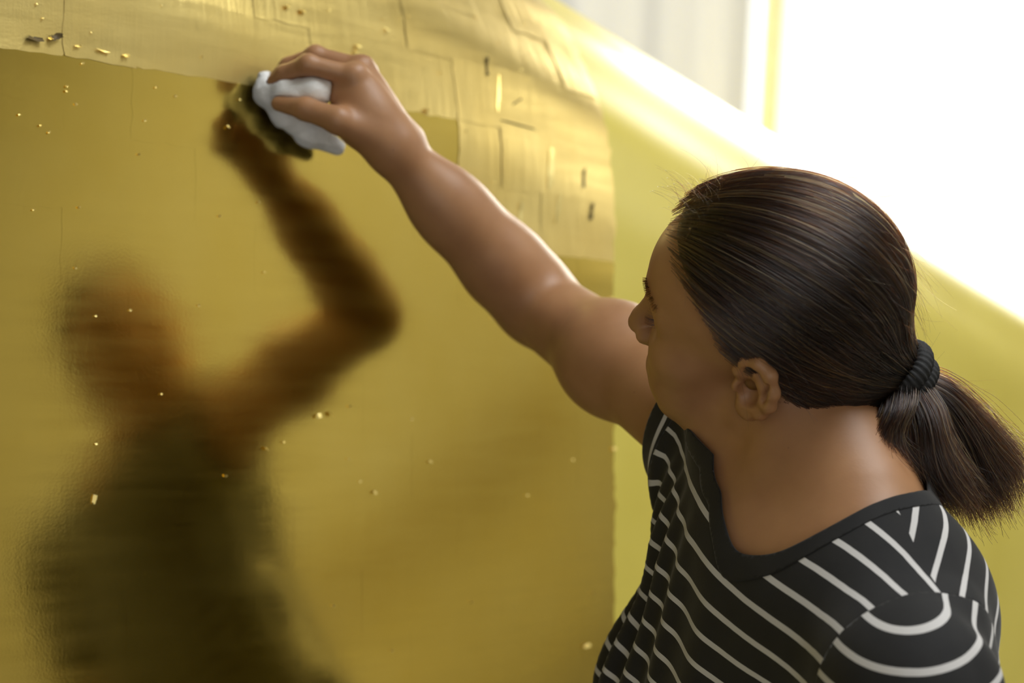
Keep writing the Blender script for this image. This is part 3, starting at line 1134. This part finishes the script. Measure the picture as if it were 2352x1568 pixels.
def piece(name, fields, parent, mat, stripes=True, shift=0.0, stripe_fn=None):
    v, t, a = sv, tri, A
    for fld in fields:
        v, t, a = clip_tris(v, t, fld(a), a)
    v, t, a = largest(v, t, a)
    w = to_world(v)
    st = stripe_fn(a) if stripe_fn else a[:, 0]
    o = mesh_np(name, w, t, mat, None, True, {'stripe': st, 'stripe_back': st if stripe_fn else a[:, 7], 'seam': a[:, 6] - seam_t} if stripes else None)
    me_ = o.data
    # outward normals
    c = w.mean(0)
    me_.update()
    nn = np.zeros(len(me_.polygons) * 3); me_.polygons.foreach_get('normal', nn)
    cc = np.zeros(len(me_.polygons) * 3); me_.polygons.foreach_get('center', cc)
    ctr = to_world(TO - UPV * 0.2) if parent is person else c
    if ((cc.reshape(-1, 3) - ctr) * nn.reshape(-1, 3)).sum() < 0:
        me_.flip_normals()
    if shift:
        me_.update()
        nv = np.zeros(len(me_.vertices) * 3); me_.vertices.foreach_get('normal', nv)
        co = np.zeros(len(me_.vertices) * 3); me_.vertices.foreach_get('co', co)
        me_.vertices.foreach_set('co', co + nv * shift)
    o.parent = parent
    o.matrix_parent_inverse = PINV if parent is person else Matrix.Identity(4)
    m = o.modifiers.new('cloth', 'SOLIDIFY')
    m.thickness = 0.0018; m.offset = 1
    return o


F_neck = lambda a: a[:, 1] - 0.0095
F_hem = lambda a: a[:, 5] + 0.66
F_seamL = lambda a: (0.166 + 0.20 * np.minimum(a[:, 5] - 0.04, 0) * -0.25) - a[:, 2]
F_seamR = lambda a: a[:, 2] + 0.152
shirt = piece('shirt', [F_neck, F_hem, F_seamL, F_seamR], person, M_shirt)
piece('neckband', [lambda a: a[:, 1], lambda a: 0.0105 - a[:, 1]], shirt, M_band, False, 0.0006)
piece('sleeve', [lambda a: -F_seamL(a), lambda a: 0.165 - a[:, 3], lambda a: a[:, 2] - 0.05], shirt, M_shirt, True, 0.0004, lambda a: np.where(a[:, 3] > 0, a[:, 3], 0.070 * np.arcsin(np.clip(a[:, 3] / 0.070, -1, 1))) + 1.004)
piece('sleeve', [lambda a: -F_seamR(a), lambda a: -0.002 - a[:, 4], lambda a: -a[:, 2] - 0.05], shirt, M_shirt, True, 0.0004, lambda a: a[:, 4] + 1.004)

# ------------------------------------------------------------------ trousers and shoes (below the frame, seen in the gold)
hipc = torso_cam((0, -0.01, -0.60))
fl = hipc.copy()
feet = []
def floor_under(s, t):
    p = torso_cam((s, t, -0.6)); z = to_world(p)[2]
    return p - UPV * z
def trouser_sdf(p):
    q = cam_torso(p)
    d = ell(q, (0, -0.015, -0.62), (0.190, 0.147, 0.155))
    for s in (1, -1):
        hip = torso_cam((0.09 * s, -0.01, -0.66)); ank = floor_under(0.10 * s, 0.0) + UPV * 0.07
        kn = (hip + ank) / 2 + TF * 0.02
        d = smin(d, chain(p, [hip, kn, ank], [0.095, 0.070, 0.062], 0.04), 0.04)
    return smax(d, q[:, 2] + 0.58, 0.01)
al = np.array([floor_under(a, b) for a in (-.3, .3) for b in (-.25, .25)] + [torso_cam((a, b, -0.5)) for a in (-.3, .3) for b in (-.25, .25)])
tv, tf = extract(trouser_sdf, al.min(0), al.max(0), 0.010)
wmesh('trousers', tv, fix_orient(to_world(tv), tf), M_trouser)
for s in (1, -1):
    b = floor_under(0.10 * s, 0.03)
    def shoe_sdf(p, b=b):
        d = chain(p, [b - TF * 0.07 + UPV * 0.045, b + TF * 0.05 + UPV * 0.04, b + TF * 0.13 + UPV * 0.03], [0.042, 0.044, 0.034], 0.03)
        d = smin(d, cone(p, b - TF * 0.03 + UPV * 0.03, b - TF * 0.03 + UPV * 0.10, 0.045, 0.05), 0.02)
        return smax(d, -((p - b.astype(np.float32)) @ UPV.astype(np.float32)), 0.004)
    v, f = extract(shoe_sdf, b - 0.28, b + 0.28, 0.007)
    wmesh('shoe', v, fix_orient(to_world(v), f), M_shoe)

# ------------------------------------------------------------------ hair
TIE = np.array([-0.118, 0.0, -0.018])
HC = np.array([-0.012, 0.0, 0.030], np.float32)


def cap_sdf(q):
    """outer surface of the combed-back hair, head axes"""
    a = q.copy(); a[:, 1] = np.abs(a[:, 1])
    d = ell(a, (-0.012, 0, 0.052), (0.104, 0.0815, 0.094))
    d = smin(d, ell(a, (0.032, 0.0, 0.062), (0.056, 0.062, 0.050)), 0.03)
    d = smin(d, ell(a, (-0.038, 0.0, -0.035), (0.058, 0.060, 0.066)), 0.03)
    d = smin(d, cone(a, (-0.048, 0, -0.020), (-0.040, 0, -0.088), 0.056, 0.054), 0.02)
    d = smin(d, cone(a, (-0.060, 0, 0.010), TIE, 0.052, 0.018), 0.03)
    return d


HL = np.array([(-0.13, -0.070), (-0.105, -0.048), (-0.085, -0.038), (-0.060, -0.034), (-0.020, -0.036), (0.010, -0.024), (0.022, -0.002), (0.030, 0.008), (0.042, 0.018), (0.060, 0.028), (0.080, 0.046), (0.095, 0.066), (0.105, 0.078), (0.15, 0.10)])


def hairline(q):
    """> 0 behind the hairline"""
    return (np.interp(q[:, 2], HL[:, 0], HL[:, 1]) - q[:, 0]).astype(np.float32)


def hairmass_sdf(p):
    q = cam_head(p)
    d = cap_sdf(q) + 0.0022
    hl = (hairline(q) - 0.004) * 0.7
    return smax(d, -hl, 0.010)


corner = head_cam(np.array([(x, y, z) for x in (-0.17, 0.12) for y in (-0.11, 0.11) for z in (-0.1, 0.17)]))
hv, hf = extract(hairmass_sdf, corner.min(0), corner.max(0), 0.0024)
hv = relax(hv, hf, 2)
hair = wmesh('hair', hv, fix_orient(to_world(hv), hf), M_hairbase)


def strands(name, P, rad, parent, mat, taper=0.35):
    """P: list of (n,3) arrays in view axes"""
    cu = bpy.data.hair_curves.new(name)
    cu.add_curves([len(a) for a in P])
    pos = to_world(np.concatenate(P)).astype(np.float32)
    cu.attributes['position'].data.foreach_set('vector', pos.ravel())
    rr = cu.attributes.get('radius') or cu.attributes.new('radius', 'FLOAT', 'POINT')
    rv = np.concatenate([np.linspace(1, taper, len(a)) * (rad if np.isscalar(rad) else rad[i]) for i, a in enumerate(P)])
    rr.data.foreach_set('value', rv.astype(np.float32))
    cu.materials.append(mat)
    o = bpy.data.objects.new(name, cu)
    C.objects.link(o)
    o.parent = parent
    o.matrix_parent_inverse = PINV if parent is person else Matrix.Identity(4)
    return o


def on_cap(dirs, off):
    r = np.full(len(dirs), 0.09, np.float32)
    for _ in range(14):
        r = r - (cap_sdf((HC + dirs * r[:, None]).astype(np.float32)) - off) * 0.8
    return HC + dirs * r[:, None]


def unit(a): return a / np.linalg.norm(a, axis=-1, keepdims=True)


# roots: along the hairline and all over the scalp
NR = 9000
roots = []
while len(roots) < NR:
    d = unit(rng.normal(0, 1, (4000, 3)))
    p = on_cap(d.astype(np.float32), -0.002)
    hl = hairline(p.astype(np.float32))
    ok = hl > 0.0
    near = np.exp(-hl / 0.018)
    ok &= rng.random(len(p)) < (0.22 + 0.78 * near)
    ok &= (p[:, 2] > -0.108) & (p[:, 0] < 0.076)
    roots.extend(list(p[ok]))
roots = np.array(roots[:NR])
NP = 22
tpar = np.linspace(0, 1, NP)
rd = unit(roots - HC); td = unit(TIE - HC)
dot = np.clip(rd @ td, -1, 1); om = np.arccos(dot)
offs = rng.uniform(-0.0015, 0.0030, NR)
clump = np.array([noise.noise(Vector(r * 60)) for r in roots])
offs += 0.0028 * clump
P3 = np.zeros((NR, NP, 3))
for i, t in enumerate(tpar):
    w1 = np.sin((1 - t) * om) / np.sin(om); w2 = np.sin(t * om) / np.sin(om)
    d = rd * w1[:, None] + td * w2[:, None]
    # the hair of the sides hangs a little before it is drawn back
    sag = np.sin(np.pi * t) * (0.16 * np.abs(rd[:, 1]) + 0.05) * (om / 2.0)
    d[:, 2] -= sag
    d[:, 1] += 0.03 * np.sin(np.pi * t) * clump
    d = unit(d)
    o = offs * (1 - 0.5 * t) + 0.0012 * np.sin(6 * t + 20 * clump)
    P3[:, i] = on_cap(d.astype(np.float32), o.astype(np.float32))
# gather into the tie
fade = np.clip((tpar - 0.80) / 0.20, 0, 1)[None, :, None]
endp = TIE + unit(P3[:, -2] - TIE) * 0.016
P3 = P3 * (1 - fade ** 2) + endp[:, None, :] * fade ** 2
S = [head_cam(a) for a in P3]
so = strands('strands', S, rng.uniform(0.00011, 0.00024, NR), hair, M_hair, 0.8)
so['kind'] = 'stuff'

# flyaway hairs around the outline
F = []
for k in range(700):
    r = roots[rng.integers(NR)]
    if r[2] < 0.03: r = P3[rng.integers(NR), rng.integers(3, 16)]
    n0 = unit(r - HC)
    flow = unit(TIE - r); flow -= n0 * (flow @ n0)
    L = rng.uniform(0.02, 0.06)
    cur = rng.normal(0, 0.4, 3)
    t = np.linspace(0, 1, 9)[:, None]
    F.append(head_cam(r + flow * t * L + n0 * (t * rng.uniform(0.05, 0.28) * L + 0.002) + cur * (t ** 2) * L * 0.4))
# curls standing up at the parting
for k in range(60):
    r = on_cap(unit(np.array([[0.075 + rng.normal(0, .012), rng.normal(0.005, .02), 0.085]])).astype(np.float32), 0.001)[0]
    L = rng.uniform(0.015, 0.04)
    t = np.linspace(0, 1, 12)[:, None]
    a0 = rng.uniform(0, 6)
    F.append(head_cam(r + np.array([0.15, 0, 1.0]) * t * L * 0.8 + np.concatenate([np.cos(a0 + t * 4) - np.cos(a0), np.sin(a0 + t * 3) - np.sin(a0), -0.5 * t * t], 1) * L * 0.35))
fo_ = strands('flyaway', F, 0.00009, hair, M_hair, 0.4)
fo_['kind'] = 'stuff'

# ponytail: locks leaving the tie
TC = head_cam(TIE)


def lock(path, spread, n, seed, flick):
    r = np.random.default_rng(seed)
    ctrl = np.array(path)
    tk = np.linspace(0, 1, len(ctrl))
    NPp = 18
    t = np.linspace(0, 1, NPp)
    # smooth centreline
    cen = np.stack([np.interp(t, tk, ctrl[:, k]) for k in range(3)], 1)
    for _ in range(3): cen[1:-1] = (cen[:-2] + 2 * cen[1:-1] + cen[2:]) / 4
    out = []
    cl = r.normal(0, 1, (40, 2))
    for k in range(n):
        a = r.uniform(0, 2 * np.pi); m = np.sqrt(r.random())
        q2 = 0.65 * np.array([np.cos(a), np.sin(a)]) * m + 0.30 * cl[k % 40] * 0.6
        end = r.uniform(0.72, 1.04)
        tt_ = np.clip(t * end, 0, 1)
        c = np.stack([np.interp(tt_, t, cen[:, j]) for j in range(3)], 1)
        wdt = np.interp(tt_, np.linspace(0, 1, len(spread)), spread)[:, None]
        e1 = unit(np.gradient(cen, axis=0).mean(0)); e2 = unit(np.cross(e1, [0, 0, 1.0])); e3 = np.cross(e1, e2)
        p = c + (e2 * q2[0] + e3 * q2[1]) * wdt
        p += (t ** 2)[:, None] * r.normal(0, 1, 3) * 0.006 + np.sin(t * 9 + a)[:, None] * e2 * 0.0012
        p += (t ** 3)[:, None] * flick * r.uniform(0.2, 1.2)
        out.append(p)
    return out


pt = []
pt += lock([TC, ray(2150, 900, 1.40), ray(2205, 985, 1.415), ray(2235, 1080, 1.43), ray(2235, 1165, 1.44)], [.013, .022, .034, .040, .036], 3400, 1, np.array([0.022, -0.004, 0.0]))
pt += lock([TC, ray(2165, 905, 1.41), ray(2245, 985, 1.43), ray(2290, 1060, 1.44), ray(2315, 1110, 1.45)], [.010, .012, .016, .018, .012], 900, 2, np.array([0.012, 0.004, 0.0]))
pt += lock([TC, ray(2062, 935, 1.375), ray(2022, 1010, 1.370), ray(2050, 1085, 1.375), ray(2135, 1150, 1.39)], [.012, .016, .018, .020, .016], 1600, 3, np.array([0.008, 0.0, 0.0]))
pt += lock([TC, ray(2120, 950, 1.38), ray(2130, 1030, 1.375), ray(2150, 1110, 1.38), ray(2180, 1170, 1.39)], [.012, .020, .026, .028, .026], 1600, 4, np.array([0.010, 0.0, 0.0]))
po = strands('ponytail', pt, 0.00017, hair, M_hair, 0.6)
po['kind'] = 'stuff'
pf = []
for k in range(170):
    a = pt[rng.integers(len(pt))]
    i0 = rng.integers(2, 14)
    nrm = unit(np.array([rng.uniform(0.1, 1), rng.uniform(-0.2, 1), rng.normal(0, .4)]))
    L = rng.uniform(0.015, 0.045)
    t = np.linspace(0, 1, 8)[:, None]
    dr = unit(a[min(i0 + 3, 17)] - a[i0])
    pf.append(a[i0] + nrm * 0.010 * 0 + dr * t * L + nrm * t * L * rng.uniform(0.3, 0.9) + rng.normal(0, .2, 3) * t * t * L)
st2 = strands('flyaway', pf, 0.00008, hair, M_hair, 0.4)
st2['kind'] = 'stuff'

# hair tie: two ribbed elastic bands wound round the root of the ponytail
axd = unit(np.array([0.62, -0.62, 0.30]))
e2 = unit(np.cross(axd, [0, 0, 1.0])); e3 = np.cross(axd, e2)
tie = None
for k, (c0, R0, r0_) in enumerate(((TC + axd * -0.001, 0.0215, 0.0072), (TC + axd * 0.0125 + e2 * 0.001, 0.0190, 0.0068))):
    N1, N2 = 132, 16
    vs, fs = [], []
    tiltv = e2 * (0.10 * (1 if k else -1))
    for i in range(N1):
        a = 2 * np.pi * i / N1
        rad = e2 * np.cos(a) + e3 * np.sin(a)
        rib = 1 + 0.085 * np.sin(33 * a)
        for j in range(N2):
            b = 2 * np.pi * j / N2
            flat = 1.25
            vs.append(c0 + rad * (R0 + r0_ * np.cos(b) * rib) + axd * (r0_ * flat * np.sin(b) * rib) + axd * 0.003 * np.cos(a + k))
    for i in range(N1):
        for j in range(N2):
            fs.append((i * N2 + j, i * N2 + (j + 1) % N2, ((i + 1) % N1) * N2 + (j + 1) % N2, ((i + 1) % N1) * N2 + j))
    vs = np.array(vs); fs = np.array(fs)
    w = wmesh('hair_tie', vs, fix_orient(to_world(vs), fs), M_elastic)

# eyebrows, lashes
EB = []
for s in (1, -1):
    for k in range(170):
        u = rng.random()
        b = np.array([0.0925 - 0.017 * u ** 1.6, (0.014 + 0.034 * u) * s, 0.0445 + 0.004 * np.sin(u * 2.6) + rng.normal(0, .0018)])
        dr = unit(np.array([-0.1 - 0.3 * u, 0.8 * s, 0.55 - 0.9 * u])) 
        t = np.linspace(0, 1, 5)[:, None]
        EB.append(head_cam(b + dr * t * 0.008 + np.array([1.0, 0, 0.15]) * t * 0.0065))
strands('eyebrows', EB, 0.00018, person, M_hair, 0.3)
EL_ = []
for s in (1, -1):
    for k in range(60):
        u = rng.uniform(-1, 1)
        b = np.array([0.0848 - 0.0035 * u * u, (0.031 + 0.012 * u) * s, 0.0185 + 0.001 * (1 - u * u)])
        t = np.linspace(0, 1, 6)[:, None]
        EL_.append(head_cam(b + np.array([1.0, 0.25 * u * s, -0.1]) * t * 0.008 + np.array([0, 0, 0.5]) * t * t * 0.007))
strands('eyelashes', EL_, 0.00012, person, M_hair, 0.2)

# ------------------------------------------------------------------ cotton wool pad in her fingers
def pad_sdf(p):
    roll = chain(p, [ray(612, 184, 1.700), ray(616, 212, 1.695), ray(662, 212, 1.680), ray(725, 208, 1.674), ray(770, 212, 1.680)], [.0095, .0125, .0130, .0120, .010], 0.010)
    tail = chain(p, [ray(618, 215, 1.700), ray(656, 262, 1.706), ray(712, 303, 1.722), ray(774, 338, 1.744)], [.0110, .0125, .0135, .0085], 0.012)
    d = smin(roll, tail, 0.008)
    w = np.sin(p[:, 0] * 260 + 3 * np.sin(p[:, 1] * 190)) * np.sin(p[:, 1] * 230) * np.sin(p[:, 2] * 240)
    return smax(d + 0.0010 * w, -(body_sdf(p) - 0.0004), 0.001)


pv, pf_ = extract(pad_sdf, ray(560, 380, 1.65) - 0.03, ray(820, 120, 1.82) + 0.03, 0.0018)
pw = to_world(pv)
pad = mesh_np('cotton_pad', pw, fix_orient(pw, pf_), M_cotton)
tag(pad, 'folded white cotton wool pad held in the raised hand against the gold', 'cotton pad')
